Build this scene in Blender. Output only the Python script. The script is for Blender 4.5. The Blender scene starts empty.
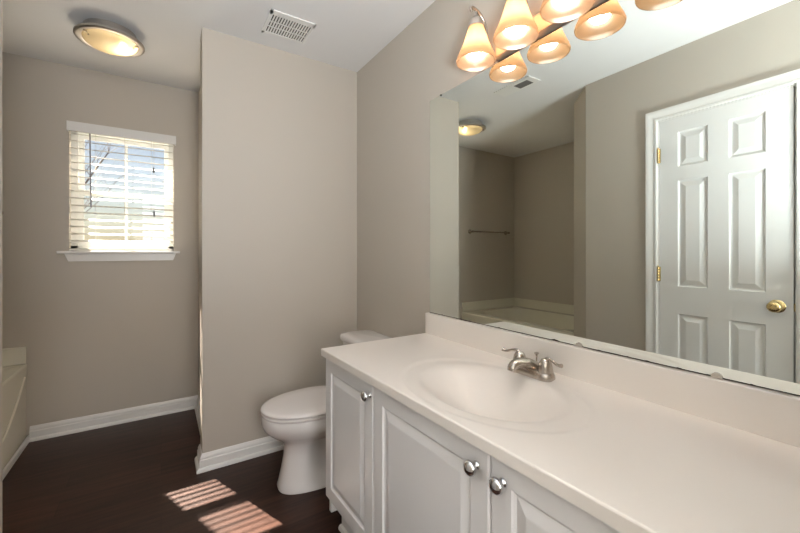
import bpy, bmesh, math, random
from mathutils import Vector, Matrix, noise
R = math.radians
PI = math.pi
scene = bpy.context.scene
COL = scene.collection

# ------------------------------------------------------------------ camera
cam_d = bpy.data.cameras.new('camera')
cam = bpy.data.objects.new('camera', cam_d)
COL.objects.link(cam)
cam.location = (0, 0, 1.2)
cam.rotation_euler = (R(90), 0, R(-32.911))
cam_d.sensor_width = 36
cam_d.lens = 369.08 / 800 * 36
cam_d.shift_y = -14.77 / 800
cam_d.clip_start = 0.01
scene.camera = cam

# ------------------------------------------------------------------ world, sun, light
world = bpy.data.worlds.new('sky')
scene.world = world
world.use_nodes = True
wn = world.node_tree
wn.nodes.clear()
wo = wn.nodes.new('ShaderNodeOutputWorld')
wb = wn.nodes.new('ShaderNodeBackground')
sky = wn.nodes.new('ShaderNodeTexSky')
sky.sky_type = 'NISHITA'
sky.sun_disc = False
sky.sun_elevation = R(47)
sky.sun_rotation = R(-22)
sky.air_density = 1.0
sky.dust_density = 2.0
wb.inputs['Strength'].default_value = 0.08
wn.links.new(sky.outputs[0], wb.inputs['Color'])
wn.links.new(wb.outputs[0], wo.inputs['Surface'])


def add_light(name, kind, loc, energy, color, direction=None, **kw):
    d = bpy.data.lights.new(name, kind)
    d.energy = energy
    d.color = color
    for k, v in kw.items():
        setattr(d, k, v)
    o = bpy.data.objects.new(name, d)
    o.location = loc
    if direction:
        o.rotation_euler = Vector(direction).to_track_quat('-Z', 'Y').to_euler()
    COL.objects.link(o)
    return o


add_light('sun', 'SUN', (-1, 6, 5), 72.0, (1.0, 0.84, 0.72), (0.40, -1.0, -1.155), angle=R(0.7))
# daylight coming out of the room beyond the open doorway behind the camera
add_light('hallway_daylight', 'AREA', (0.0, -1.55, 1.45), 33.0, (1.0, 0.98, 0.98), (0, 1, 0.12),
          shape='RECTANGLE', size=0.9, size_y=1.5)
# the photographer's lamp bounced off the ceiling just inside the doorway
add_light('bounce_lamp', 'AREA', (0.10, -0.28, 1.12), 39.0, (0.89, 0.96, 1.0), (0.12, 0.12, 1.0),
          shape='DISK', size=0.35)

scene.view_settings.view_transform = 'Standard'
scene.view_settings.look = 'None'
scene.view_settings.gamma = 1
scene.view_settings.use_curve_mapping = False
scene.view_settings.exposure = 0.40
try:
    scene.cycles.use_denoising = True
    scene.cycles.max_bounces = 12
    scene.cycles.diffuse_bounces = 6
    scene.cycles.glossy_bounces = 6
    scene.cycles.transmission_bounces = 8
    scene.cycles.transparent_max_bounces = 16
    scene.cycles.sample_clamp_indirect = 6
    scene.cycles.caustics_reflective = False
    scene.cycles.caustics_refractive = False
except Exception:
    pass


# ------------------------------------------------------------------ materials
def mat(name, col, rough=0.5, metal=0.0, var=0.0, scale=8.0, bump=0.0, bscale=120.0, spec=0.5, coat=0.0, sheen=None):
    m = bpy.data.materials.new(name)
    m.use_nodes = True
    nt = m.node_tree
    b = nt.nodes['Principled BSDF']
    b.inputs['Roughness'].default_value = rough
    b.inputs['Metallic'].default_value = metal
    b.inputs['Specular IOR Level'].default_value = spec
    b.inputs['Coat Weight'].default_value = coat
    tc = nt.nodes.new('ShaderNodeTexCoord')
    nz = nt.nodes.new('ShaderNodeTexNoise')
    nz.inputs['Scale'].default_value = scale
    nz.inputs['Detail'].default_value = 3
    nt.links.new(tc.outputs['Object'], nz.inputs['Vector'])
    mx = nt.nodes.new('ShaderNodeMix')
    mx.data_type = 'RGBA'
    c = Vector(col)
    mx.inputs['A'].default_value = (*(c * (1 - var)), 1)
    mx.inputs['B'].default_value = (*[min(1, v) for v in c * (1 + var)], 1)
    nt.links.new(nz.outputs['Fac'], mx.inputs['Factor'])
    nt.links.new(mx.outputs['Result'], b.inputs['Base Color'])
    if bump:
        n2 = nt.nodes.new('ShaderNodeTexNoise')
        n2.inputs['Scale'].default_value = bscale
        nt.links.new(tc.outputs['Object'], n2.inputs['Vector'])
        bp = nt.nodes.new('ShaderNodeBump')
        bp.inputs['Strength'].default_value = bump
        bp.inputs['Distance'].default_value = 0.002
        nt.links.new(n2.outputs['Fac'], bp.inputs['Height'])
        nt.links.new(bp.outputs['Normal'], b.inputs['Normal'])
    return m


WALL = mat('greige_wall_paint', (0.525, 0.480, 0.418), 0.55, var=0.015, scale=2, bump=0.15, bscale=180)
CEIL = mat('white_ceiling_paint', (0.78, 0.775, 0.775), 0.8, var=0.01, bump=0.15, bscale=150)
TRIM = mat('white_trim_paint', (0.80, 0.79, 0.77), 0.35, var=0.01, scale=5)
DOORM = mat('white_door_paint', (0.80, 0.80, 0.79), 0.6, var=0.01, scale=5)
CABM = mat('white_thermofoil', (0.82, 0.81, 0.815), 0.35, var=0.01, scale=5)
COUNTER = mat('almond_cultured_marble', (0.85, 0.80, 0.75), 0.30, var=0.02, scale=6)
TUBM = mat('almond_acrylic', (0.76, 0.735, 0.63), 0.25, var=0.01)
PORC = mat('white_porcelain', (0.78, 0.75, 0.73), 0.12, var=0.005)
SEATM = mat('white_seat_plastic', (0.80, 0.76, 0.745), 0.25, var=0.005)
CHROME = mat('chrome', (0.75, 0.75, 0.76), 0.07, 1.0)
NICKEL = mat('brushed_nickel', (0.52, 0.47, 0.42), 0.27, 1.0, var=0.06, scale=60)
PALE_NICKEL = mat('satin_nickel_trim', (0.62, 0.58, 0.53), 0.32, 1.0)
BRASS = mat('polished_brass', (0.70, 0.55, 0.28), 0.25, 1.0)
BLINDM = mat('white_blind_vinyl', (0.83, 0.82, 0.76), 0.4)
CORDM = mat('white_cord', (0.6, 0.6, 0.56), 0.7)
TASSEL = mat('dark_grey_tassel', (0.10, 0.10, 0.10), 0.5)
WANDM = mat('grey_wand_plastic', (0.22, 0.22, 0.24), 0.3)
VINYL = mat('white_vinyl_window', (0.78, 0.79, 0.76), 0.4)
DARK = mat('dark_duct', (0.05, 0.045, 0.04), 0.8)
GREYDUCT = mat('grey_register_opening', (0.16, 0.15, 0.14), 0.7)
WOODOUT = mat('bark', (0.30, 0.25, 0.22), 0.9, var=0.2)
CLIPM = mat('clear_plastic_clip', (0.55, 0.50, 0.44), 0.2)
HALL = mat('hallway_paint', (0.62, 0.60, 0.58), 0.7)


def blind_material():
    m = BLINDM
    nt = m.node_tree
    b = nt.nodes['Principled BSDF']
    out = nt.nodes['Material Output']
    tr = nt.nodes.new('ShaderNodeBsdfTranslucent')
    tr.inputs['Color'].default_value = (0.9, 0.88, 0.78, 1)
    mx = nt.nodes.new('ShaderNodeMixShader')
    mx.inputs[0].default_value = 0.10
    nt.links.new(b.outputs[0], mx.inputs[1])
    nt.links.new(tr.outputs[0], mx.inputs[2])
    nt.links.new(mx.outputs[0], out.inputs['Surface'])


blind_material()


def glass_mat():
    m = bpy.data.materials.new('window_glass')
    m.use_nodes = True
    nt = m.node_tree
    nt.nodes.clear()
    out = nt.nodes.new('ShaderNodeOutputMaterial')
    t = nt.nodes.new('ShaderNodeBsdfTransparent')
    t.inputs['Color'].default_value = (0.95, 0.97, 0.97, 1)
    g = nt.nodes.new('ShaderNodeBsdfGlossy')
    g.inputs['Roughness'].default_value = 0.0
    mx = nt.nodes.new('ShaderNodeMixShader')
    mx.inputs[0].default_value = 0.04
    nt.links.new(t.outputs[0], mx.inputs[1])
    nt.links.new(g.outputs[0], mx.inputs[2])
    nt.links.new(mx.outputs[0], out.inputs['Surface'])
    return m


GLASS = glass_mat()


def floor_mat():
    m = bpy.data.materials.new('dark_wood_planks')
    m.use_nodes = True
    nt = m.node_tree
    b = nt.nodes['Principled BSDF']
    b.inputs['Roughness'].default_value = 0.36
    b.inputs['Specular IOR Level'].default_value = 0.25
    L = nt.links.new
    tc = nt.nodes.new('ShaderNodeTexCoord')
    br = nt.nodes.new('ShaderNodeTexBrick')
    br.offset = 0.37
    br.inputs['Color1'].default_value = (0.0, 0.0, 0.0, 1)
    br.inputs['Color2'].default_value = (1, 1, 1, 1)
    br.inputs['Mortar'].default_value = (0.5, 0.5, 0.5, 1)
    br.inputs['Scale'].default_value = 1.0
    br.inputs['Mortar Size'].default_value = 0.0008
    br.inputs['Brick Width'].default_value = 1.1
    br.inputs['Row Height'].default_value = 0.125
    L(tc.outputs['Object'], br.inputs['Vector'])
    mp = nt.nodes.new('ShaderNodeMapping')
    mp.inputs['Scale'].default_value = (2.0, 26.0, 1)
    L(tc.outputs['Object'], mp.inputs['Vector'])
    nz = nt.nodes.new('ShaderNodeTexNoise')
    nz.inputs['Scale'].default_value = 1.6
    nz.inputs['Detail'].default_value = 6
    nz.inputs['Roughness'].default_value = 0.65
    L(mp.outputs[0], nz.inputs['Vector'])
    add = nt.nodes.new('ShaderNodeMath')
    add.operation = 'MULTIPLY_ADD'
    add.inputs[1].default_value = 0.22
    L(br.outputs['Color'], add.inputs[0])
    L(nz.outputs['Fac'], add.inputs[2])
    cr = nt.nodes.new('ShaderNodeValToRGB')
    cr.color_ramp.elements[0].position = 0.35
    cr.color_ramp.elements[0].color = (0.017, 0.008, 0.0055, 1)
    cr.color_ramp.elements[1].position = 0.85
    cr.color_ramp.elements[1].color = (0.065, 0.029, 0.019, 1)
    L(add.outputs[0], cr.inputs[0])
    mx = nt.nodes.new('ShaderNodeMix')
    mx.data_type = 'RGBA'
    mx.inputs['B'].default_value = (0.012, 0.006, 0.005, 1)
    L(br.outputs['Fac'], mx.inputs['Factor'])
    L(cr.outputs[0], mx.inputs['A'])
    L(mx.outputs['Result'], b.inputs['Base Color'])
    bp = nt.nodes.new('ShaderNodeBump')
    bp.inputs['Strength'].default_value = 0.12
    bp.inputs['Distance'].default_value = 0.002
    L(nz.outputs['Fac'], bp.inputs['Height'])
    L(bp.outputs['Normal'], b.inputs['Normal'])
    return m


FLOOR = floor_mat()


def mirror_mat(z0):
    """Silvered glass; the silver has corroded along the bottom edge (local z = 0)."""
    m = bpy.data.materials.new('silvered_mirror')
    m.use_nodes = True
    nt = m.node_tree
    L = nt.links.new
    b = nt.nodes['Principled BSDF']
    b.inputs['Metallic'].default_value = 1
    b.inputs['Roughness'].default_value = 0.0
    b.inputs['Base Color'].default_value = (0.86, 0.905, 0.855, 1)
    d = nt.nodes.new('ShaderNodeBsdfDiffuse')
    d.inputs['Color'].default_value = (0.03, 0.025, 0.02, 1)
    tc = nt.nodes.new('ShaderNodeTexCoord')
    sp = nt.nodes.new('ShaderNodeSeparateXYZ')
    L(tc.outputs['Object'], sp.inputs[0])
    nz = nt.nodes.new('ShaderNodeTexNoise')
    nz.inputs['Scale'].default_value = 22
    nz.inputs['Detail'].default_value = 4
    L(tc.outputs['Object'], nz.inputs['Vector'])
    pw = nt.nodes.new('ShaderNodeMath')
    pw.operation = 'MULTIPLY_ADD'
    pw.inputs[1].default_value = 0.024
    pw.inputs[2].default_value = -0.0117
    L(nz.outputs['Fac'], pw.inputs[0])
    mxm = nt.nodes.new('ShaderNodeMath')
    mxm.operation = 'MAXIMUM'
    mxm.inputs[1].default_value = 0.0018
    L(pw.outputs[0], mxm.inputs[0])
    lt = nt.nodes.new('ShaderNodeMath')
    lt.operation = 'LESS_THAN'
    L(sp.outputs['Z'], lt.inputs[0])
    L(mxm.outputs[0], lt.inputs[1])
    ms = nt.nodes.new('ShaderNodeMixShader')
    L(lt.outputs[0], ms.inputs[0])
    L(b.outputs[0], ms.inputs[1])
    L(d.outputs[0], ms.inputs[2])
    L(ms.outputs[0], nt.nodes['Material Output'].inputs['Surface'])
    return m


def emis_mat(name, col, strength):
    m = bpy.data.materials.new(name)
    m.use_nodes = True
    b = m.node_tree.nodes['Principled BSDF']
    b.inputs['Base Color'].default_value = (*col, 1)
    b.inputs['Emission Color'].default_value = (*col, 1)
    b.inputs['Emission Strength'].default_value = strength
    return m


def frosted(name, col, transp=0.15, diff=0.35, tcol=None):
    """frosted lamp glass: diffuse + translucent + a little see-through"""
    m = bpy.data.materials.new(name)
    m.use_nodes = True
    nt = m.node_tree
    nt.nodes.clear()
    L = nt.links.new
    out = nt.nodes.new('ShaderNodeOutputMaterial')
    d = nt.nodes.new('ShaderNodeBsdfDiffuse')
    d.inputs['Color'].default_value = (*col, 1)
    t = nt.nodes.new('ShaderNodeBsdfTranslucent')
    t.inputs['Color'].default_value = (*(tcol or col), 1)
    tp = nt.nodes.new('ShaderNodeBsdfTransparent')
    tp.inputs['Color'].default_value = (*(tcol or col), 1)
    g = nt.nodes.new('ShaderNodeBsdfGlossy')
    g.inputs['Roughness'].default_value = 0.25
    m1 = nt.nodes.new('ShaderNodeMixShader')
    m1.inputs[0].default_value = diff
    L(t.outputs[0], m1.inputs[1])
    L(d.outputs[0], m1.inputs[2])
    m2 = nt.nodes.new('ShaderNodeMixShader')
    m2.inputs[0].default_value = transp
    L(m1.outputs[0], m2.inputs[1])
    L(tp.outputs[0], m2.inputs[2])
    m3 = nt.nodes.new('ShaderNodeMixShader')
    m3.inputs[0].default_value = 0.05
    L(m2.outputs[0], m3.inputs[1])
    L(g.outputs[0], m3.inputs[2])
    L(m3.outputs[0], out.inputs['Surface'])
    return m


SHADE = frosted('amber_frosted_glass', (0.72, 0.48, 0.28), 0.12, 0.12, (0.42, 0.31, 0.215))
DOME = frosted('cream_frosted_glass', (0.80, 0.70, 0.48), 0.08, 0.4, (0.75, 0.62, 0.40))
BULB = emis_mat('warm_bulb', (1.0, 0.885, 0.78), 46)
BULB2 = emis_mat('warm_ceiling_bulb', (1.0, 0.82, 0.58), 60)


# ------------------------------------------------------------------ mesh helpers
def obj(name, bm, m, parent=None, smooth=None, bevel=0, seg=2):
    bmesh.ops.recalc_face_normals(bm, faces=bm.faces)
    me = bpy.data.meshes.new(name)
    bm.to_mesh(me)
    bm.free()
    o = bpy.data.objects.new(name, me)
    COL.objects.link(o)
    me.materials.append(m)
    if smooth is not None:
        for p in me.polygons:
            p.use_smooth = True
        if smooth < 179:
            try:
                me.set_sharp_from_angle(angle=R(smooth))
            except Exception:
                pass
    if bevel:
        b = o.modifiers.new('bevel', 'BEVEL')
        b.width = bevel
        b.segments = seg
        b.limit_method = 'ANGLE'
        b.angle_limit = R(40)
    if parent:
        o.parent = parent
    return o


def thing(name, label, cat, loc=(0, 0, 0), rz=0, group=None):
    o = bpy.data.objects.new(name, None)
    o.empty_display_size = 0.05
    o.location = loc
    o.rotation_euler = (0, 0, rz)
    COL.objects.link(o)
    o['label'] = label
    o['category'] = cat
    if group:
        o['group'] = group
    return o


def tag(o, label=None, cat=None, group=None, kind=None):
    for k, v in (('label', label), ('category', cat), ('group', group), ('kind', kind)):
        if v:
            o[k] = v
    return o


def struct(name, bm, m, label=None, **kw):
    o = obj(name, bm, m, **kw)
    o['kind'] = 'structure'
    if label:
        o['label'] = label
        o['category'] = {'w': 'wall', 'f': 'floor', 'c': 'ceiling', 'b': 'baseboard', 't': 'trim', 'd': 'door'}[name[0]]
    return o


def bx(bm, x0, x1, y0, y1, z0, z1, M=None):
    vs = [bm.verts.new((x, y, z)) for x in (x0, x1) for y in (y0, y1) for z in (z0, z1)]
    for q in ((0, 1, 3, 2), (4, 6, 7, 5), (0, 4, 5, 1), (2, 3, 7, 6), (0, 2, 6, 4), (1, 5, 7, 3)):
        bm.faces.new([vs[i] for i in q])
    if M is not None:
        bmesh.ops.transform(bm, matrix=M, verts=vs)
    return bm


def box(*a, M=None):
    return bx(bmesh.new(), *a, M=M)


def prism(bm, pts, z0, z1):
    a = [bm.verts.new((x, y, z0)) for x, y in pts]
    b = [bm.verts.new((x, y, z1)) for x, y in pts]
    n = len(pts)
    bm.faces.new(a)
    bm.faces.new(b)
    for i in range(n):
        bm.faces.new((a[i], a[(i + 1) % n], b[(i + 1) % n], b[i]))
    return bm


def loft(bm, rings, cap0=True, cap1=True, closed=True):
    vr = [[bm.verts.new(p) for p in r] for r in rings]
    for a, b in zip(vr, vr[1:]):
        n = len(a)
        for i in range(n if closed else n - 1):
            j = (i + 1) % n
            bm.faces.new((a[i], a[j], b[j], b[i]))
    if cap0:
        bm.faces.new(vr[0])
    if cap1:
        bm.faces.new(vr[-1])
    return bm


def lathe(bm, prof, n=32, M=None, cap0=True, cap1=True):
    rings = [[Vector((r * math.cos(2 * PI * i / n), r * math.sin(2 * PI * i / n), z)) for i in range(n)] for r, z in prof]
    if M is not None:
        rings = [[M @ v for v in r] for r in rings]
    return loft(bm, rings, cap0, cap1)


def tube(bm, pts, rad, n=12, caps=True, up0=None):
    pts = [Vector(p) for p in pts]
    if not hasattr(rad, '__len__'):
        rad = [rad] * len(pts)
    rings = []
    up = Vector(up0) if up0 else None
    for i, p in enumerate(pts):
        t = (pts[min(i + 1, len(pts) - 1)] - pts[max(i - 1, 0)]).normalized()
        if up is None:
            up = t.orthogonal().normalized()
        up = (up - t * up.dot(t)).normalized()
        s = t.cross(up)
        r = rad[i]
        ra, rb = (r if hasattr(r, '__len__') else (r, r))
        rings.append([p + up * ra * math.cos(2 * PI * k / n) + s * rb * math.sin(2 * PI * k / n) for k in range(n)])
    return loft(bm, rings, caps, caps)


def bez(p, n=12):
    """Catmull-Rom through points"""
    p = [Vector(q) for q in p]
    q = [p[0] * 2 - p[1]] + p + [p[-1] * 2 - p[-2]]
    out = []
    for i in range(1, len(q) - 2):
        for k in range(n):
            t = k / n
            a, b, c, d = q[i - 1:i + 3]
            out.append(0.5 * ((2 * b) + (c - a) * t + (2 * a - 5 * b + 4 * c - d) * t * t + (3 * b - a - 3 * c + d) * t ** 3))
    out.append(p[-1])
    return out


def panel_face(bm, xs, zs, cells, loops, t, F):
    """slab with raised panels on its front. xs, zs: grid lines; cells: set of (i,j) that are panels;
    loops: list of (inset, depth); F maps (u, v, w) to a point; w = 0 front, w = -t back."""
    grid = {}
    for i, x in enumerate(xs):
        for j, z in enumerate(zs):
            grid[i, j] = bm.verts.new(F(x, z, 0))
    for i in range(len(xs) - 1):
        for j in range(len(zs) - 1):
            ring = [grid[i, j], grid[i + 1, j], grid[i + 1, j + 1], grid[i, j + 1]]
            if (i, j) not in cells:
                bm.faces.new(ring)
                continue
            for ins, dep in loops:
                x0, x1, z0, z1 = xs[i] + ins, xs[i + 1] - ins, zs[j] + ins, zs[j + 1] - ins
                nr = [bm.verts.new(F(*p)) for p in ((x0, z0, dep), (x1, z0, dep), (x1, z1, dep), (x0, z1, dep))]
                for k in range(4):
                    bm.faces.new((ring[k], ring[(k + 1) % 4], nr[(k + 1) % 4], nr[k]))
                ring = nr
            bm.faces.new(ring)
    # rim and back
    nx, nz = len(xs) - 1, len(zs) - 1
    per = [(i, 0) for i in range(nx)] + [(nx, j) for j in range(nz)] + [(i, nz) for i in range(nx, 0, -1)] + [(0, j) for j in range(nz, 0, -1)]
    back = [bm.verts.new(F(xs[i], zs[j], -t)) for i, j in per]
    fr = [grid[p] for p in per]
    n = len(per)
    for k in range(n):
        bm.faces.new((fr[k], fr[(k + 1) % n], back[(k + 1) % n], back[k]))
    bm.faces.new(back)
    return bm


# ------------------------------------------------------------------ dimensions
W = 1.1318      # mirror wall
P = 2.2933      # partition face
Q = 3.2476      # window wall
H = 2.4345      # ceiling
XB = -1.636     # far side of the tub alcove
XP = 0.190      # partition corner
DX, DY = -0.392, 1.547   # corner of the door wall
DA = R(2.0)     # the door wall runs slightly off square

# ------------------------------------------------------------------ structure
bm = bmesh.new()
bx(bm, -1.80, 1.30, -2.30, Q + 0.14, -0.06, 0.0)
struct('floor', bm, FLOOR, 'dark brown wood plank floor of the bathroom')
bm = bmesh.new()
bx(bm, -1.80, 1.30, -2.30, Q + 0.14, H, H + 0.06)
struct('ceiling', bm, CEIL, 'smooth white painted ceiling')

# window wall with its opening
WX0, WX1, WZ0, WZ1 = -0.512, 0.078, 1.205, 2.045
bm = bmesh.new()
bx(bm, XB, WX0, Q, Q + 0.14, 0, H)
bx(bm, WX1, W + 0.12, Q, Q + 0.14, 0, H)
bx(bm, WX0, WX1, Q, Q + 0.14, 0, WZ0)
bx(bm, WX0, WX1, Q, Q + 0.14, WZ1, H)
struct('wall_back', bm, WALL, 'greige wall at the far end around the small window')
# mirror wall
struct('wall_right', box(W, W + 0.12, -2.2, Q, 0, H), WALL, 'greige wall behind the mirror, vanity light and toilet tank')
# partition block behind the toilet (closet)
struct('wall_middle', prism(bmesh.new(), [(XP, P), (W, P), (W, Q), (0.243, Q), (0.243, 2.50), (XP, 2.415)], 0, H), WALL,
       'pinkish greige wall standing behind the toilet')
# tub side wall
struct('wall_left', box(XB - 0.12, XB, 1.6, Q + 0.14, 0, H), WALL, 'greige wall along the far side of the bathtub')


def DW(s, w=0.0):
    """door wall: s metres from the corner towards the camera, w into the room"""
    d = Vector((math.sin(DA), -math.cos(DA)))
    n = Vector((math.cos(DA), math.sin(DA)))
    p = Vector((DX, DY)) + d * s + n * w
    return (p.x, p.y)


# door wall, angled return and tub end wall
DS0, DS1 = 0.468, 1.098     # door opening, distance along the wall
DH = 2.03
bm = bmesh.new()
prism(bm, [DW(0), DW(DS0), DW(DS0, -0.12), (-0.51, 1.50), (-0.82, 1.70), (XB, 1.70), (XB, 1.800), (-0.645, 1.800)], 0, H)
prism(bm, [DW(DS1), DW(3.7), DW(3.7, -0.12), DW(DS1, -0.12)], 0, H)
prism(bm, [DW(DS0), DW(DS1), DW(DS1, -0.12), DW(DS0, -0.12)], DH, H)
struct('wall_side', bm, WALL, 'greige wall seen in the mirror around the white door')
# entry wall beside the camera and the hallway behind
bm = bmesh.new()
bx(bm, 0.50, W, -0.07, 0.05, 0, H)
struct('wall_front', bm, WALL, 'greige wall at the side of the entry opening')
struct('wall_hallway', box(-0.6, W, -2.32, -2.2, 0, H), HALL, 'pale wall closing the hallway')

# door jamb (closet behind the door is closed by the slab)
bm = bmesh.new()
prism(bm, [DW(DS0, -0.12), DW(DS0 + 0.015, -0.12), DW(DS0 + 0.015, 0.0), DW(DS0, 0.0)], 0, DH)
prism(bm, [DW(DS1 - 0.015, -0.12), DW(DS1, -0.12), DW(DS1, 0.0), DW(DS1 - 0.015, 0.0)], 0, DH)
prism(bm, [DW(DS0, -0.12), DW(DS1, -0.12), DW(DS1, 0.0), DW(DS0, 0.0)], DH - 0.015, DH)
struct('trim_1', bm, TRIM, 'white door jamb lining the opening of the panelled door')


def casing_profile():
    return [(0.0, 0.0), (0.0, 0.011), (0.010, 0.013), (0.016, 0.009), (0.040, 0.015), (0.048, 0.019), (0.060, 0.019), (0.062, 0.016), (0.062, 0.0)]


bm = bmesh.new()
pr = casing_profile()
# mitred sweep up one side, over the head and down the other
path = [(DS0 + 0.008, 0.0, -1, 0), (DS0 + 0.008, DH - 0.008, -1, 1), (DS1 - 0.008, DH - 0.008, 1, 1), (DS1 - 0.008, 0.0, 1, 0)]
rings = []
for s, z, ds, dz in path:
    rings.append([(*DW(s + ds * a, w), z + dz * a) for a, w in pr])
loft(bm, rings)
struct('trim_2', bm, TRIM, 'white moulded casing around the panelled door', smooth=30)

# panelled door
door = obj('door_1', bmesh.new(), DOORM)
bpy.data.objects.remove(door)
dl, dr, db, dt = DS0 + 0.018, DS1 - 0.022, 0.012, DH - 0.0165
DWID = dr - dl


def FD(u, v, w):
    return (*DW(dl + u, w - 0.002), v)


bm = bmesh.new()
xs = [0, 0.100, 0.100 + 0.148, DWID - 0.100 - 0.148, DWID - 0.100, DWID]
zs = [db, 0.23, 0.825, 0.990, 1.630, 1.715, 1.925, dt]
panel_face(bm, xs, zs, {(1, 1), (3, 1), (1, 3), (3, 3), (1, 5), (3, 5)},
           [(0.006, -0.009), (0.014, -0.0095), (0.040, -0.001), (0.042, -0.001)], 0.035, FD)
door = struct('door_1', bm, DOORM, 'white six panel door with a brass knob, seen in the mirror')
for z in (1.80, 1.06, 0.25):
    p = DW(dl - 0.003, 0.006)
    bm = bmesh.new()
    for k in range(5):
        lathe(bm, [(0.0058, 0), (0.0064, 0.001), (0.0064, 0.016), (0.0058, 0.017)], 12, Matrix.Translation((*p, z - 0.045 + k * 0.018)))
    lathe(bm, [(0.003, 0), (0.004, 0.006), (0.001, 0.010)], 10, Matrix.Translation((*p, z + 0.045)))
    prism(bm, [DW(dl - 0.003, -0.0005), DW(dl + 0.008, -0.0005), DW(dl + 0.008, 0.002), DW(dl - 0.003, 0.002)], z - 0.045, z + 0.045)
    h = obj('hinge', bm, BRASS, door, smooth=40)
# knob
kp = Vector((*DW(dr - 0.058, -0.002), 0.925))
n3 = Vector((math.cos(DA), math.sin(DA), 0))
MK = Matrix.Translation(kp) @ n3.to_track_quat('Z', 'Y').to_matrix().to_4x4()
bm = bmesh.new()
lathe(bm, [(0.033, 0), (0.033, 0.002), (0.029, 0.006), (0.018, 0.009), (0.012, 0.012), (0.011, 0.024), (0.016, 0.030),
           (0.025, 0.036), (0.028, 0.044), (0.027, 0.052), (0.021, 0.059), (0.010, 0.062), (0.009, 0.060), (0.001, 0.060)], 32, MK)
obj('door_knob', bm, BRASS, door, smooth=40)
bm = bmesh.new()
prism(bm, [DW(dr - 0.001, -0.022), DW(dr + 0.010, -0.022), DW(dr + 0.010, -0.010), DW(dr - 0.001, -0.010)], 0.905, 0.945)
obj('latch', bm, BRASS, door)

# baseboards
BPROF = [(0.0, 0.0), (0.029, 0.0), (0.029, 0.010), (0.025, 0.017), (0.0155, 0.021), (0.0155, 0.058), (0.0115, 0.063), (0.0125, 0.072), (0.009, 0.080), (0.004, 0.089), (0.0, 0.091)]


def baseboard(name, pts, label, sgn=1):
    """pts: plan polyline along the wall face; room is to the left of travel for sgn=1. Mitred."""
    bm = bmesh.new()
    pts = [Vector(p) for p in pts]
    rings = []
    for i, p in enumerate(pts):
        a = (pts[i] - pts[i - 1]).normalized() if i else None
        b = (pts[i + 1] - pts[i]).normalized() if i < len(pts) - 1 else None
        na = Vector((-a.y, a.x)) * sgn if a else None
        nb = Vector((-b.y, b.x)) * sgn if b else None
        if na is None:
            n, k = nb, 1
        elif nb is None:
            n, k = na, 1
        else:
            n = (na + nb).normalized()
            k = 1 / max(0.3, n.dot(na))
        rings.append([(p.x + n.x * w * k, p.y + n.y * w * k, z) for w, z in BPROF])
    loft(bm, rings)
    return struct(name, bm, TRIM, label, smooth=30)


baseboard('baseboard_back', [(-0.700, Q), (0.243, Q)], 'white baseboard under the window', -1)
baseboard('baseboard_middle', [(0.243, Q - 0.030), (0.243, 2.50), (XP, 2.415), (XP, P), (W, P)], 'white baseboard around the wall behind the toilet', -1)
baseboard('baseboard_right', [(W, P), (W, 1.50)], 'white baseboard behind the toilet tank', -1)
baseboard('baseboard_left', [(-0.645, 1.800), (DX, DY), DW(DS0 - 0.055)], 'white baseboard at the angled wall end', 1)

# ------------------------------------------------------------------ window
win = thing('window_1', 'small white double hung window behind open blinds', 'window', ((WX0 + WX1) / 2, Q + 0.09, WZ0))
win['kind'] = 'structure'
WI = Matrix.Translation((-(WX0 + WX1) / 2, -(Q + 0.09), -WZ0))


def wobj(name, bm, m, parent=win, **kw):
    bmesh.ops.transform(bm, matrix=WI, verts=bm.verts)
    return obj(name, bm, m, parent, **kw)


GX0, GX1 = -0.447, 0.020
ZR = 1.607
bm = bmesh.new()
y0, y1 = Q + 0.055, Q + 0.125
bx(bm, WX0, GX0 - 0.028, y0, y1, WZ0, WZ1)
bx(bm, GX1 + 0.028, WX1, y0, y1, WZ0, WZ1)
bx(bm, WX0, WX1, y0, y1, WZ0, WZ0 + 0.035)
bx(bm, WX0, WX1, y0, y1, WZ1 - 0.03, WZ1)
wobj('window_frame', bm, VINYL)


def sash(z0, z1, ya, yb):
    bm = bmesh.new()
    bx(bm, GX0 - 0.028, GX0, ya, yb, z0, z1)
    bx(bm, GX1, GX1 + 0.028, ya, yb, z0, z1)
    bx(bm, GX0, GX1, ya, yb, z0, z0 + 0.035)
    bx(bm, GX0, GX1, ya, yb, z1 - 0.032, z1)
    s = wobj('window_sash', bm, VINYL)
    xm = (GX0 + GX1) / 2
    ym = (ya + yb) / 2
    bm = bmesh.new()
    bx(bm, xm - 0.008, xm + 0.008, ym - 0.004, ym + 0.004, z0 + 0.035, z1 - 0.032)
    wobj('muntin', bm, VINYL, s)
    wobj('pane', box(GX0, GX1, ym + 0.006, ym + 0.009, z0 + 0.035, z1 - 0.032), GLASS, s)


sash(WZ0 + 0.035, ZR + 0.016, Q + 0.062, Q + 0.088)
sash(ZR - 0.016, WZ1 - 0.03, Q + 0.090, Q + 0.116)
# drywall returns are the wall itself; stool and apron
bm = bmesh.new()
bx(bm, -0.568, 0.118, Q - 0.045, Q, 1.187, 1.205)
bx(bm, WX0, WX1, Q, Q + 0.055, 1.187, 1.205)
struct('trim_3', bm, TRIM, 'white window sill below the blinds', bevel=0.003)
bm = bmesh.new()
rings = []
for w, z0, in ((0.0, 0), (0.016, 0)):
    rings.append([(-0.535, Q - w, 1.187), (0.095, Q - w, 1.187), (0.075, Q - w, 1.135), (-0.515, Q - w, 1.135)])
loft(bm, rings)
struct('trim_4', bm, TRIM, 'white apron board under the window sill', bevel=0.002)

# blinds
blind = thing('window_blind', 'white horizontal slat blind hanging in the window', 'blind', (-0.21, Q + 0.01, WZ0))
BI = Matrix.Translation((0.21, -(Q + 0.01), -WZ0))


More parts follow.
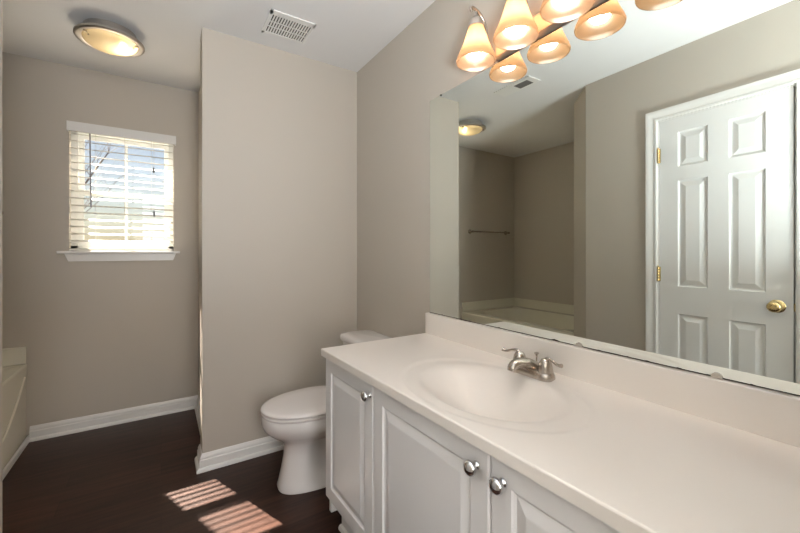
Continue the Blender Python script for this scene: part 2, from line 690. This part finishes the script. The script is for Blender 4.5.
def bobj(name, bm, m, **kw):
    bmesh.ops.transform(bm, matrix=BI, verts=bm.verts)
    return obj(name, bm, m, kw.pop('parent', blind), **kw)


bm = bmesh.new()
bx(bm, -0.519, 0.094, Q - 0.046, Q - 0.034, 1.995, 2.058)
bx(bm, -0.519, -0.513, Q - 0.034, Q - 0.001, 1.995, 2.058)
bx(bm, 0.086, 0.094, Q - 0.034, Q - 0.001, 1.995, 2.058)
bobj('valance', bm, TRIM, bevel=0.003)
bobj('head_rail', box(WX0 + 0.004, WX1 - 0.004, Q - 0.030, Q + 0.012, 2.004, 2.040), BLINDM)
bm = bmesh.new()
SP = 0.0475
tilt = R(20)
sw = 0.034
zs_ = []
z = 1.985
while z > 1.24:
    zs_.append(z)
    z -= SP
YB = Q - 0.008
random.seed(3)
for k, z in enumerate(zs_):
    # slightly crowned slat, inner edge lower
    t = tilt + random.uniform(-0.01, 0.01)
    sec = []
    n = 6
    for i in range(n + 1):
        u = -1 + 2 * i / n
        sec.append((u * sw / 2, 0.0016 * (1 - u * u) + 0.0009))
    for i in range(n, -1, -1):
        u = -1 + 2 * i / n
        sec.append((u * sw / 2, 0.0016 * (1 - u * u) - 0.0009))
    ring = []
    for a, b in sec:
        ring.append((YB + a * math.cos(t) - b * math.sin(t), z + a * math.sin(t) + b * math.cos(t)))
    x0, x1 = WX0 + 0.004, WX1 - 0.004
    loft(bm, [[(x0, y, zz) for y, zz in ring], [(x1, y, zz) for y, zz in ring]])
bobj('slats', bm, BLINDM)
bobj('bottom_rail', box(WX0 + 0.004, WX1 - 0.004, YB - 0.018, YB + 0.018, 1.2065, 1.222), BLINDM, bevel=0.002)
for x in (-0.375, -0.215, -0.06):
    bm = bmesh.new()
    for y in (YB - 0.0185, YB + 0.0185):
        tube(bm, [(x, y, 1.215), (x, y, 2.01)], 0.0009, 6)
    bobj('ladder_cord', bm, CORDM)
bm = bmesh.new()
tube(bm, [(-0.402, Q - 0.030, 1.995), (-0.400, Q - 0.031, 1.75), (-0.396, Q - 0.030, 1.50)], 0.0038, 8)
bobj('tilt_wand', bm, WANDM, smooth=40)
for x, z in ((-0.045, 1.79), (-0.043, 1.475)):
    bm = bmesh.new()
    tube(bm, [(x, Q - 0.031, z + 0.02), (x, Q - 0.031, 2.0)], 0.0007, 5)
    bobj('pull_cord', bm, CORDM)
    bm = bmesh.new()
    lathe(bm, [(0.002, 0.022), (0.005, 0.012), (0.007, -0.012), (0.004, -0.018)], 10, Matrix.Translation((x, Q - 0.031, z)))
    bobj('tassel', bm, TASSEL, smooth=40)

# ------------------------------------------------------------------ bathtub
tub = thing('bathtub', 'almond bathtub built into the alcove at the left', 'bathtub', (-1.17, 2.55, 0))
TI = Matrix.Translation((1.17, -2.55, 0))


def tobj(name, bm, m, **kw):
    bmesh.ops.transform(bm, matrix=TI, verts=bm.verts)
    return obj(name, bm, m, tub, **kw)


TX0, TX1, TY0, TY1 = XB + 0.001, -0.712, 1.801, Q - 0.001
TZ = 0.495


def rrect(x0, x1, y0, y1, r, z, n=8):
    out = []
    for cx, cy, a0 in ((x1 - r, y1 - r, 0), (x0 + r, y1 - r, 90), (x0 + r, y0 + r, 180), (x1 - r, y0 + r, 270)):
        for k in range(n + 1):
            a = R(a0 + 90 * k / n)
            out.append((cx + r * math.cos(a), cy + r * math.sin(a), z))
    return out


bm = bmesh.new()
rings = [rrect(TX0, TX1 - 0.006, TY0, TY1, 0.004, 0.0), rrect(TX0, TX1 - 0.006, TY0, TY1, 0.004, 0.10), rrect(TX0, TX1, TY0, TY1, 0.004, TZ - 0.02),
         rrect(TX0, TX1 + 0.002, TY0, TY1, 0.006, TZ - 0.008), rrect(TX0, TX1 - 0.004, TY0, TY1, 0.010, TZ),
         rrect(TX0 + 0.10, TX1 - 0.09, TY0 + 0.10, TY1 - 0.12, 0.20, TZ), rrect(TX0 + 0.115, TX1 - 0.105, TY0 + 0.115, TY1 - 0.135, 0.19, TZ - 0.02),
         rrect(TX0 + 0.16, TX1 - 0.15, TY0 + 0.16, TY1 - 0.20, 0.17, TZ - 0.30), rrect(TX0 + 0.20, TX1 - 0.19, TY0 + 0.20, TY1 - 0.26, 0.12, TZ - 0.36)]
loft(bm, rings)
tobj('basin', bm, TUBM, smooth=50)
bm = bmesh.new()
bx(bm, TX0 + 0.02, TX1 - 0.002, TY1 - 0.022, TY1, TZ, 0.603)
bx(bm, TX0, TX0 + 0.022, TY0, TY1, TZ, 0.603)
bx(bm, TX0 + 0.02, TX1 - 0.06, TY0, TY0 + 0.022, TZ, 0.603)
tobj('splash_lip', bm, TUBM, bevel=0.006, seg=3)
# curved relief on the apron
bm = bmesh.new()
rel = []
for k in range(25):
    t = k / 24
    y = TY0 + 0.1 + (TY1 - 0.06 - TY0 - 0.1) * t
    z = 0.16 + 0.26 * (max(0.0, (t - 0.55) / 0.45)) ** 2.0
    rel.append((TX1 + 0.001, y, z))
tube(bm, rel, 0.006, 8)
tobj('apron_moulding', bm, TUBM, smooth=60)
bm = bmesh.new()
prism(bm, [(TX1 + 0.002, TY0 + 0.01), (TX1 + 0.016, TY0 + 0.01), (TX1 + 0.016, TY1), (TX1 + 0.002, TY1)], 0, 0.038)
struct('trim_5', bm, TRIM, 'narrow white strip along the foot of the bathtub', bevel=0.004)

# towel bar in the alcove
tb = thing('towel_bar', 'brushed metal towel bar on the wall above the bathtub', 'towel bar', (-1.155, Q, 1.44))
bm = bmesh.new()
tube(bm, [(-0.31, -0.055, 0), (0.31, -0.055, 0)], 0.009, 12)
obj('bar', bm, NICKEL, tb, smooth=50)
for x in (-0.31, 0.31):
    bm = bmesh.new()
    lathe(bm, [(0.026, 0), (0.026, 0.005), (0.016, 0.014), (0.011, 0.022), (0.011, 0.045), (0.014, 0.052), (0.013, 0.064), (0.004, 0.069)], 24,
          Matrix.Translation((x, 0, 0)) @ Matrix.Rotation(R(90), 4, 'X'))
    obj('bracket', bm, NICKEL, tb, smooth=40)

# ------------------------------------------------------------------ vanity cabinet
VX, VY0, VY1 = 0.5789, 0.053, 1.4820     # door face, ends
cab = thing('vanity_cabinet', 'long white vanity cabinet with raised panel doors and chrome knobs', 'cabinet', (0.86, 0.76, 0))
CI = Matrix.Translation((-0.86, -0.76, 0))


def skew(y):
    """the vanity front is not quite parallel to the wall: shallower towards the doorway"""
    return 0.004 + 0.030 * (1.4836 - y)


def cobj(name, bm, m, parent=cab, **kw):
    for v in bm.verts:
        if v.co.x < 0.75:
            v.co.x += skew(v.co.y)
    bmesh.ops.transform(bm, matrix=CI, verts=bm.verts)
    return obj(name, bm, m, parent, **kw)


bm = bmesh.new()
FX = VX + 0.019
bx(bm, FX, W - 0.001, VY1 - 0.018, VY1, 0.10, 0.7635)
bx(bm, FX, W - 0.001, VY0, VY0 + 0.018, 0.10, 0.7635)
bx(bm, FX, W - 0.001, VY0 + 0.018, VY1 - 0.018, 0.155, 0.173)
bx(bm, W - 0.010, W - 0.001, VY0 + 0.018, VY1 - 0.018, 0.173, 0.7635)
# face frame
bx(bm, FX, FX + 0.019, VY0 + 0.018, VY1 - 0.018, 0.155, 0.195)
bx(bm, FX, FX + 0.019, VY0 + 0.018, VY1 - 0.018, 0.715, 0.7635)
for y in (1.084, 0.577):
    bx(bm, FX, FX + 0.019, y - 0.02, y + 0.02, 0.195, 0.715)
cobj('body', bm, CABM)
bm = bmesh.new()
bx(bm, VX + 0.075, VX + 0.090, VY0, VY1, 0.0, 0.10)
bx(bm, VX + 0.090, W - 0.001, VY1 - 0.018, VY1, 0.0, 0.10)
cobj('toe_kick', bm, CABM)
bm = bmesh.new()
qp = [(0, 0), (0.014, 0), (0.013, 0.008), (0.009, 0.015), (0.0, 0.019)]
rings = [[(VX + 0.075 - w, y, z) for w, z in qp] for y in (VY0, VY1 + 0.004)]
loft(bm, rings)
cobj('shoe_moulding', bm, TRIM)


def cab_door(y_hi, y_lo, knob_y, knob_z=0.734):
    w = y_hi - y_lo
    z0, z1 = 0.170, 0.7600
    # u runs from y_hi to y_lo (left to right as seen), front faces -x
    F = lambda u, v, d: (VX - d, y_hi - u, v)
    bm = bmesh.new()
    st = 0.056
    xs = [0, 0.006, st, w - st, w - 0.006, w]
    zs = [z0, z0 + 0.006, z0 + st, z1 - st, z1 - 0.006, z1]
    # edge bevel ring made by moving the outermost vertices back
    G = lambda u, v, d: F(u, v, d - (0.003 if (d == 0 and (u in (0, w) or v in (z0, z1))) else 0))
    panel_face(bm, xs, zs, {(2, 2)}, [(0.003, -0.004), (0.009, -0.0065), (0.014, -0.0055), (0.034, -0.0005), (0.038, 0.0)], 0.018, G)
    d = cobj('cabinet_door', bm, CABM)
    M = Matrix.Translation((VX, knob_y, knob_z)) @ Matrix.Rotation(R(-90), 4, 'Y') @ Matrix.Scale(1.12, 4)
    bm = bmesh.new()
    lathe(bm, [(0.0085, 0.0), (0.0092, 0.002), (0.0085, 0.004), (0.0055, 0.006), (0.0050, 0.011), (0.0075, 0.014), (0.0140, 0.0165), (0.0160, 0.0195),
               (0.0155, 0.0235), (0.0125, 0.0275), (0.007, 0.0302), (0.0005, 0.0312)], 32, M)
    tag(cobj('knob', bm, CHROME, parent=d, smooth=60), 'round chrome knob')


cab_door(1.4815, 1.0855, 1.101, 0.716)
cab_door(1.0825, 0.5785, 0.615, 0.711)
cab_door(0.5755, 0.0580, 0.539, 0.710)

# ------------------------------------------------------------------ countertop with integral basin
CZ = 0.7938
ctop = thing('vanity_countertop', 'almond cultured marble vanity top with an integral oval basin', 'countertop', (0.86, 0.76, CZ - 0.03))
KI = Matrix.Translation((-0.86, -0.76, -(CZ - 0.03)))
CXF, CYE = 0.5589, 1.4836
SX, SY = 0.825, 0.795


def sm(t):
    t = max(0, min(1, t))
    return t * t * (3 - 2 * t)


def ctz(x, y):
    ro = math.sqrt(((x - SX) / 0.218) ** 2 + ((y - SY) / 0.310) ** 2)
    ri = math.sqrt(((x - SX) / 0.172) ** 2 + ((y - SY) / 0.236) ** 2)
    z = CZ
    if ro < 1.03:
        z -= 0.0042 * sm((1.03 - ro) / 0.07)
    if ri < 1.08:
        q = 1.08 - ri
        z -= 0.118 * sm(q / 0.90) ** 0.9
    return z


bm = bmesh.new()
nx, ny = 96, 230
xb = W - 0.008
X0, X1, Y0, Y1 = CXF, xb, 0.052, CYE
def gridpt(i, j):
    y = Y0 + (Y1 - Y0) * j / ny
    xa = X0 + skew(y)
    x = xa + (X1 - xa) * i / nx
    return (x, y, ctz(x, y))


top = [[bm.verts.new(gridpt(i, j)) for j in range(ny + 1)] for i in range(nx + 1)]
for i in range(nx):
    for j in range(ny):
        bm.faces.new((top[i][j], top[i + 1][j], top[i + 1][j + 1], top[i][j + 1]))
per = [top[i][0] for i in range(nx)] + [top[nx][j] for j in range(ny)] + [top[i][ny] for i in range(nx, 0, -1)] + [top[0][j] for j in range(ny, 0, -1)]
low = [bm.verts.new((v.co.x, v.co.y, CZ - 0.029)) for v in per]
n = len(per)
for k in range(n):
    bm.faces.new((per[k], per[(k + 1) % n], low[(k + 1) % n], low[k]))
bmesh.ops.transform(bm, matrix=KI, verts=bm.verts)
o = obj('counter_slab', bm, COUNTER, ctop, smooth=35)
bv = o.modifiers.new('bevel', 'BEVEL')
bv.width = 0.004
bv.segments = 3
bv.limit_method = 'ANGLE'
bv.angle_limit = R(60)
bm = box(W - 0.0215, W - 0.0005, 0.052, CYE + 0.0003, CZ - 0.0015, 0.8945)
bmesh.ops.transform(bm, matrix=KI, verts=bm.verts)
obj('backsplash', bm, COUNTER, ctop, bevel=0.003, seg=3, smooth=35)
bm = bmesh.new()
lathe(bm, [(0.024, 0.0), (0.024, 0.003), (0.017, 0.004), (0.016, 0.001), (0.012, 0.001), (0.010, 0.006), (0.001, 0.008)], 28,
      KI @ Matrix.Translation((SX - 0.035, SY, ctz(SX - 0.035, SY) + 0.0005)))
tag(obj('drain', bm, NICKEL, ctop, smooth=40), 'brushed metal drain')

# ------------------------------------------------------------------ faucet
fa = thing('faucet', 'brushed nickel two handle faucet behind the basin', 'faucet', (1.040, 0.795, CZ - 0.001))


def stadium(hx, hy, z, n=10, cx=0):
    """long axis along y"""
    out = []
    for s, a0 in ((1, 0), (-1, 180)):
        for k in range(n + 1):
            a = R(a0 + 180 * k / n)
            out.append((cx + hx * math.cos(a), s * (hy - hx) + hx * math.sin(a), z))
    return out


bm = bmesh.new()
loft(bm, [stadium(0.029, 0.081, -0.004), stadium(0.029, 0.081, 0.004), stadium(0.0275, 0.0795, 0.012), stadium(0.024, 0.076, 0.019), stadium(0.019, 0.071, 0.022)])
obj('base', bm, NICKEL, fa, smooth=40)
bm = bmesh.new()
sp = bez([(0.026, 0, 0.006), (0.006, 0, 0.026), (-0.030, 0, 0.041), (-0.068, 0, 0.047), (-0.094, 0, 0.041), (-0.103, 0, 0.026)], 6)
rr = []
for k in range(len(sp)):
    t = k / (len(sp) - 1)
    rr.append((0.028 - 0.014 * t, 0.017 - 0.006 * t + 0.003 * math.sin(PI * t)))
tube(bm, sp, rr, 24, True, (0, 1, 0))
obj('spout', bm, NICKEL, fa, smooth=60)
for s in (-1, 1):
    bm = bmesh.new()
    lathe(bm, [(0.0245, 0.016), (0.024, 0.022), (0.0225, 0.036), (0.019, 0.050), (0.0135, 0.060), (0.002, 0.065)], 24, Matrix.Translation((0, s * 0.051, 0)))
    hd = obj('handle', bm, NICKEL, fa, smooth=50)
    bm = bmesh.new()
    lv = bez([(0.0, s * 0.047, 0.052), (-0.001, s * 0.062, 0.064), (-0.004, s * 0.080, 0.062), (-0.009, s * 0.100, 0.056), (-0.012, s * 0.116, 0.058)], 6)
    n = len(lv)
    tube(bm, lv, [0.0105 - 0.0045 * math.sin(PI * min(1, k / (n - 1) * 0.95)) - 0.003 * k / (n - 1) for k in range(n)], 14)
    obj('lever', bm, NICKEL, hd, smooth=60)
bm = bmesh.new()
lathe(bm, [(0.0026, 0.015), (0.0026, 0.055), (0.004, 0.060), (0.0075, 0.064), (0.0075, 0.067), (0.001, 0.069)], 16, Matrix.Translation((0.024, 0, 0)))
obj('lift_rod', bm, NICKEL, fa, smooth=40)

# ------------------------------------------------------------------ mirror
MZ0, MZ1, MY0, MY1 = 0.897, 1.951, 0.055, 1.466
mir = box(W - 0.0065, W - 0.0008, 0, MY1 - MY0, 0, MZ1 - MZ0)
bmesh.ops.translate(mir, verts=mir.verts, vec=(0, 0, 0))
for v in mir.verts:
    v.co.x -= W
mo = obj('wall_mirror', mir, mirror_mat(0))
mo.location = (W, MY0, MZ0)
tag(mo, 'large frameless mirror above the vanity backsplash', 'mirror')
clips = [(1.378, MZ1, 1, 'small clip on the top edge of the mirror'),
         (0.682, MZ0, -1, 'small round clip at the mirror bottom behind the faucet'),
         (0.332, MZ0, -1, 'small round clip at the mirror bottom below the reflected door')]
for y, z, s, lab in clips:
    bm = bmesh.new()
    pts = [(0.0115 * math.cos(R(a)), 0.0115 * math.sin(R(a))) for a in range(0, 181, 15)]
    hz = 0.004 if s > 0 else 0.0115
    sc = 0.45 if s > 0 else 1.0
    rings = [[(x, a * sc, b * sc * -s) for a, b in pts] + [(x, -0.0115 * sc, 0.0015 * s), (x, 0.0115 * sc, 0.0015 * s)] for x in (-0.0095, -0.0067)]
    loft(bm, rings)
    c = obj('mirror_clip', bm, CLIPM if s < 0 else DARK)
    c.location = (W, y, z)
    tag(c, lab, 'clip', 'clips holding the mirror')

# ------------------------------------------------------------------ toilet
to = thing('toilet', 'white two piece toilet between the vanity and the wall', 'toilet', (0.786, 1.900, 0))


def egg(xf, xb, hw, z, n=36, p=2.0, cy=0):
    """egg outline: pointed to -x. widest at 60% back"""
    xm = xf + (xb - xf) * 0.56
    out = []
    for k in range(n):
        a = 2 * PI * k / n
        c, s = math.cos(a), math.sin(a)
        e = 2 / p
        cc = math.copysign(abs(c) ** e, c)
        ss = math.copysign(abs(s) ** e, s)
        x = xm + (xb - xm) * cc if c > 0 else xm + (xm - xf) * cc
        out.append((x, cy + hw * ss, z))
    return out


to.scale = (1, 1, 0.978)
TO = Matrix.Translation((-0.78, 0, 0))


def toobj(name, bm, m, parent=to, **kw):
    bmesh.ops.transform(bm, matrix=TO, verts=bm.verts)
    return obj(name, bm, m, parent, **kw)


bm = bmesh.new()
secs = [(0.490, 1.02, 0.118, 0.0, 2.6), (0.488, 1.02, 0.120, 0.012, 2.6), (0.493, 1.015, 0.116, 0.03, 2.5), (0.508, 1.00, 0.108, 0.10, 2.4),
        (0.520, 0.985, 0.102, 0.17, 2.3), (0.522, 0.98, 0.102, 0.225, 2.2), (0.500, 0.97, 0.118, 0.252, 2.1), (0.455, 0.96, 0.148, 0.285, 2.1),
        (0.425, 0.95, 0.172, 0.315, 2.1), (0.413, 0.945, 0.181, 0.345, 2.1), (0.412, 0.945, 0.183, 0.380, 2.1), (0.416, 0.94, 0.180, 0.388, 2.1)]
rings = [egg(xf, xb, hw, z, 44, p) for xf, xb, hw, z, p in secs]


def waist(p):
    # the trapway behind the front column is narrower than the column and the foot
    x, y, z = p
    if z > 0.30:
        return p
    k = max(0, min(1, (x - 0.625) / 0.05))
    k = k * k * (3 - 2 * k)
    f = max(0, min(1, (z - 0.012) / 0.03)) * max(0, min(1, (0.27 - z) / 0.05))
    return (x, y * (1 - 0.38 * k * f), z)


rings = [[waist(p) for p in r_] for r_ in rings]
rings += [egg(0.445, 0.90, 0.150, 0.388, 44), egg(0.455, 0.89, 0.140, 0.37, 44), egg(0.52, 0.82, 0.08, 0.24, 44), egg(0.60, 0.74, 0.03, 0.20, 44)]
loft(bm, rings)
toobj('bowl', bm, PORC, smooth=60)
# deck carrying the tank
bm = bmesh.new()
rings = [[(x, y, z) for x, y in ((0.86, -h), (1.105, -h), (1.105, h), (0.86, h))] for z, h in ((0.20, 0.085), (0.30, 0.10), (0.345, 0.13), (0.388, 0.14))]
loft(bm, rings)
toobj('tank_deck', bm, PORC, bevel=0.018, seg=4, smooth=60)
bm = bmesh.new()
rings = [egg(0.416, 0.885, 0.179, 0.3885, 48, 2.1), egg(0.411, 0.887, 0.184, 0.3935, 48, 2.1), egg(0.411, 0.887, 0.184, 0.401, 48, 2.1), egg(0.418, 0.885, 0.177, 0.4060, 48, 2.1)]
rin = [egg(0.48, 0.83, 0.115, z, 48, 2.1) for z in (0.4065, 0.3885)]
loft(bm, rings + rin, False, False)
toobj('seat', bm, SEATM, smooth=50)
bm = bmesh.new()
loft(bm, [egg(0.413, 0.895, 0.182, 0.4100, 48, 2.1), egg(0.408, 0.897, 0.187, 0.4130, 48, 2.1), egg(0.408, 0.897, 0.187, 0.419, 48, 2.1),
          egg(0.413, 0.893, 0.182, 0.4255, 48, 2.1), egg(0.43, 0.88, 0.168, 0.4295, 48, 2.1), egg(0.50, 0.82, 0.11, 0.432, 48, 2.1)])
toobj('lid', bm, SEATM, smooth=60)
for s in (-1, 1):
    bm = bmesh.new()
    bx(bm, 0.872, 0.912, s * 0.075 - 0.02, s * 0.075 + 0.02, 0.387, 0.418)
    toobj('seat_hinge', bm, SEATM, bevel=0.006, seg=3, smooth=50)


def rr2(x0, x1, hy, r, z, n=6):
    return rrect(x0, x1, -hy, hy, r, z, n)


bm = bmesh.new()
loft(bm, [rr2(0.945, 1.112, 0.175, 0.04, 0.388), rr2(0.930, 1.115, 0.195, 0.04, 0.42), rr2(0.920, 1.116, 0.205, 0.04, 0.681)])
toobj('tank', bm, PORC, smooth=50)
bm = bmesh.new()
loft(bm, [rr2(0.908, 1.122, 0.212, 0.045, 0.680), rr2(0.904, 1.124, 0.216, 0.05, 0.688), rr2(0.904, 1.124, 0.216, 0.05, 0.706),
          rr2(0.910, 1.120, 0.210, 0.048, 0.716), rr2(0.935, 1.10, 0.185, 0.04, 0.721)])
toobj('tank_lid', bm, PORC, smooth=50)
bm = bmesh.new()
lathe(bm, [(0.014, 0), (0.014, 0.004), (0.008, 0.012), (0.001, 0.014)], 16, Matrix.Translation((0.921, 0.15, 0.62)) @ Matrix.Rotation(R(-90), 4, 'Y'))
tube(bm, [(0.910, 0.15, 0.62), (0.906, 0.10, 0.612), (0.906, 0.075, 0.608)], [0.005, 0.006, 0.007], 10)
tag(toobj('flush_lever', bm, CHROME, smooth=50), 'chrome flush lever')
for s in (-1, 1):
    bm = bmesh.new()
    lathe(bm, [(0.013, 0.01), (0.013, 0.020), (0.007, 0.030), (0.001, 0.031)], 16, Matrix.Translation((0.80, s * 0.108, 0.0)))
    toobj('bolt_cap', bm, PORC, smooth=50)

# ------------------------------------------------------------------ vanity light
vl = thing('vanity_light', 'brushed nickel bath light with four amber glass bell shades above the mirror', 'wall lamp', (W, 0.760, 2.0))
bm = bmesh.new()
LY = [1.050, 0.858, 0.666, 0.474]
hl = 0.262
sec = [(0.0, -0.045), (-0.010, -0.045), (-0.020, -0.036), (-0.024, -0.030), (-0.026, 0.030), (-0.020, 0.036), (-0.010, 0.045), (0.0, 0.045)]
loft(bm, [[(x - 0.0005, y, z + 0.0) for x, z in sec] for y in (-hl, hl)])
for v in bm.verts:
    if abs(v.co.x) > 0.02:
        v.co.y *= 0.975
obj('back_plate', bm, PALE_NICKEL, vl, smooth=25)
SXO = -0.098      # shades hang this far out from the wall


def shade_prof(th=0.0):
    pr = [(0.027, 0.002), (0.031, -0.010), (0.039, -0.035), (0.049, -0.068), (0.0615, -0.098), (0.0725, -0.122), (0.0765, -0.134), (0.0755, -0.140)]
    return [(r - th, z) for r, z in pr]


ZC = 0.082        # top of glass above the lamp origin (z = 2.0)
for y in LY:
    yy = y - 0.760
    bm = bmesh.new()
    arm = bez([(-0.022, yy, 0.010), (-0.036, yy, 0.055), (-0.048, yy, 0.100), (-0.075, yy, 0.134), (-0.108, yy, 0.148), (-0.126, yy, 0.145), (-0.120, yy, 0.131)], 8)
    tube(bm, arm, [0.0050 + 0.0015 * math.sin(PI * k / (len(arm) - 1)) for k in range(len(arm))], 12)
    tube(bm, [(SXO, yy, 0.143), (SXO, yy, 0.10)], 0.0045, 10)
    lathe(bm, [(0.017, 0), (0.016, 0.004), (0.009, 0.010), (0.004, 0.012)], 20, Matrix.Translation((-0.024, yy, 0.010)) @ Matrix.Rotation(R(-90), 4, 'Y'))
    a = obj('arm', bm, NICKEL, vl, smooth=60)
    bm = bmesh.new()
    lathe(bm, [(0.006, 0.036), (0.011, 0.034), (0.023, 0.026), (0.0305, 0.010), (0.031, -0.005), (0.0285, -0.005), (0.024, 0.006), (0.006, 0.014)], 28,
          Matrix.Translation((SXO, yy, ZC)))
    obj('shade_cap', bm, PALE_NICKEL, a, smooth=50)
    bm = bmesh.new()
    outp = shade_prof()
    inp = shade_prof(0.003)[::-1]
    lathe(bm, outp + [(0.0745, -0.142), (0.0728, -0.142)] + inp, 40, Matrix.Translation((SXO, yy, ZC)), False, False)
    s = obj('lamp_shade', bm, SHADE, vl, smooth=60)
    bm = bmesh.new()
    bp2 = [(0.010, -0.020), (0.014, -0.040), (0.017, -0.055), (0.027, -0.067), (0.0325, -0.079), (0.0345, -0.091), (0.0325, -0.105), (0.024, -0.117), (0.012, -0.1235), (0.0008, -0.125)]
    lathe(bm, bp2, 24, Matrix.Translation((SXO, yy, ZC)))
    obj('bulb', bm, BULB, s, smooth=60)

# ------------------------------------------------------------------ ceiling light
LX, LYc = -0.238, 2.62
CLS = 0.92
cl = thing('ceiling_light', 'round flush ceiling light with a nickel rim and cream glass', 'ceiling lamp', (LX, LYc, H))
bm = bmesh.new()
lathe(bm, [(0.130, 0.0), (0.130, -0.030), (0.150, -0.040), (0.166, -0.044), (0.172, -0.050), (0.172, -0.058), (0.166, -0.064), (0.158, -0.066), (0.140, -0.061), (0.134, -0.058), (0.130, -0.050), (0.120, -0.036), (0.05, -0.012), (0.05, -0.0005)], 64, None, True, True)
obj('rim', bm, PALE_NICKEL, cl, smooth=35)
bm = bmesh.new()
pr = []
for k in range(0, 15):
    t = k / 14
    pr.append((0.134 * math.cos(t * PI / 2) + 0.0004, -0.058 - 0.046 * math.sin(t * PI / 2)))
inner = [(max(0.0004, r - 0.003), z + 0.003) for r, z in pr][::-1]
lathe(bm, pr, 64, None, False, True)
obj('glass_dome', bm, DOME, cl, smooth=80)
for a in (100, 220, 340):
    bm = bmesh.new()
    M = Matrix.Rotation(R(a), 4, 'Z')
    bx(bm, 0.122, 0.150, -0.004, 0.004, -0.072, -0.063, M)
    bx(bm, 0.120, 0.126, -0.004, 0.004, -0.082, -0.064, M)
    obj('glass_clip', bm, NICKEL, cl, bevel=0.001)
bm = bmesh.new()
lathe(bm, [(0.0006, -0.024), (0.012, -0.027), (0.019, -0.037), (0.022, -0.049), (0.019, -0.061), (0.012, -0.070), (0.0006, -0.074)], 20, Matrix.Translation((0.062, 0.00, -0.020)))
obj('bulb', bm, BULB2, cl, smooth=60)

cl.scale = (CLS, CLS, 1)
# ------------------------------------------------------------------ ceiling vents
v1 = thing('ceiling_vent', 'white slotted exhaust vent on the ceiling in front of the greige wall', 'vent', (0.588, 2.038, H))
M1 = Matrix.Rotation(R(0), 4, 'Z')
bm = bmesh.new()
hx, hy = 0.120, 0.112
bx(bm, -hx, hx, -hy, -hy + 0.038, -0.007, 0)
bx(bm, -hx, hx, hy - 0.018, hy, -0.007, 0)
bx(bm, -hx, -hx + 0.016, -hy, hy, -0.007, 0)
bx(bm, hx - 0.012, hx, -hy, hy, -0.007, 0)
bx(bm, -hx, hx, -0.014, -0.008, -0.006, -0.002)
bx(bm, -hx, hx, 0.034, 0.040, -0.006, -0.002)
obj('frame', bm, TRIM, v1, bevel=0.002)
bm = bmesh.new()
n = 15
for k in range(n + 1):
    x = -hx + 0.016 + (2 * hx - 0.028) * k / n
    bx(bm, x - 0.0040, x + 0.0040, -hy + 0.038, hy - 0.018, -0.0055, -0.002)
obj('louvres', bm, TRIM, v1)
obj('duct_opening', box(-hx + 0.016, hx - 0.012, -hy + 0.038, hy - 0.018, -0.0022, -0.001), DARK, v1)

v2 = thing('ceiling_register', 'white ceiling plate with a dark grille, seen only in the mirror', 'vent', (0.026, 1.84, H))
bm = bmesh.new()
bx(bm, -0.065, 0.065, -0.165, 0.165, -0.008, 0)
obj('plate', bm, TRIM, v2, bevel=0.004)
obj('grille_opening', box(-0.040, 0.034, -0.120, -0.004, -0.0095, -0.007), GREYDUCT, v2)
bm = bmesh.new()
for k in range(7):
    y = -0.112 + k * 0.0165
    bx(bm, -0.040, 0.034, y - 0.001, y + 0.001, -0.011, -0.008)
obj('louvres', bm, GREYDUCT, v2)

# ------------------------------------------------------------------ outside: a bare tree beyond the window
def tree(loc, hgt, seed, label):
    rnd = random.Random(seed)
    t = thing('bare_tree', label, 'tree', loc, 0, 'bare trees beyond the window')
    bm = bmesh.new()

    def branch(p, d, L, r, lev):
        pts, rs = [p], [r]
        q = p
        for k in range(4):
            d = (d + Vector((rnd.uniform(-.18, .18), rnd.uniform(-.18, .18), rnd.uniform(-.05, .15)))).normalized()
            q = q + d * L / 4
            pts.append(q)
            rs.append(r * (1 - 0.16 * (k + 1)))
        tube(bm, pts, rs, 5 if lev else 8)
        if lev < 3:
            for k in range(5 if lev else 8):
                i = rnd.choice((2, 3, 4)) if lev else rnd.choice((2, 3, 3, 4, 4))
                a = rnd.uniform(0, 2 * PI)
                nd = (d * 0.55 + Vector((math.cos(a), math.sin(a), rnd.uniform(0.1, 0.7)))).normalized()
                branch(pts[i], nd, L * rnd.uniform(0.45, 0.62), rs[i] * 0.5, lev + 1)
    branch(Vector((0, 0, 0)), Vector((0, 0, 1)), hgt, hgt * 0.022, 0)
    obj('branches', bm, WOODOUT, t, smooth=60)


tree((-2.2, 13.0, -3.0), 6.0, 4, 'bare tree outside, left one of the two beyond the window')
tree((1.6, 19.0, -3.0), 6.5, 9, 'bare tree outside, right one of the two beyond the window')
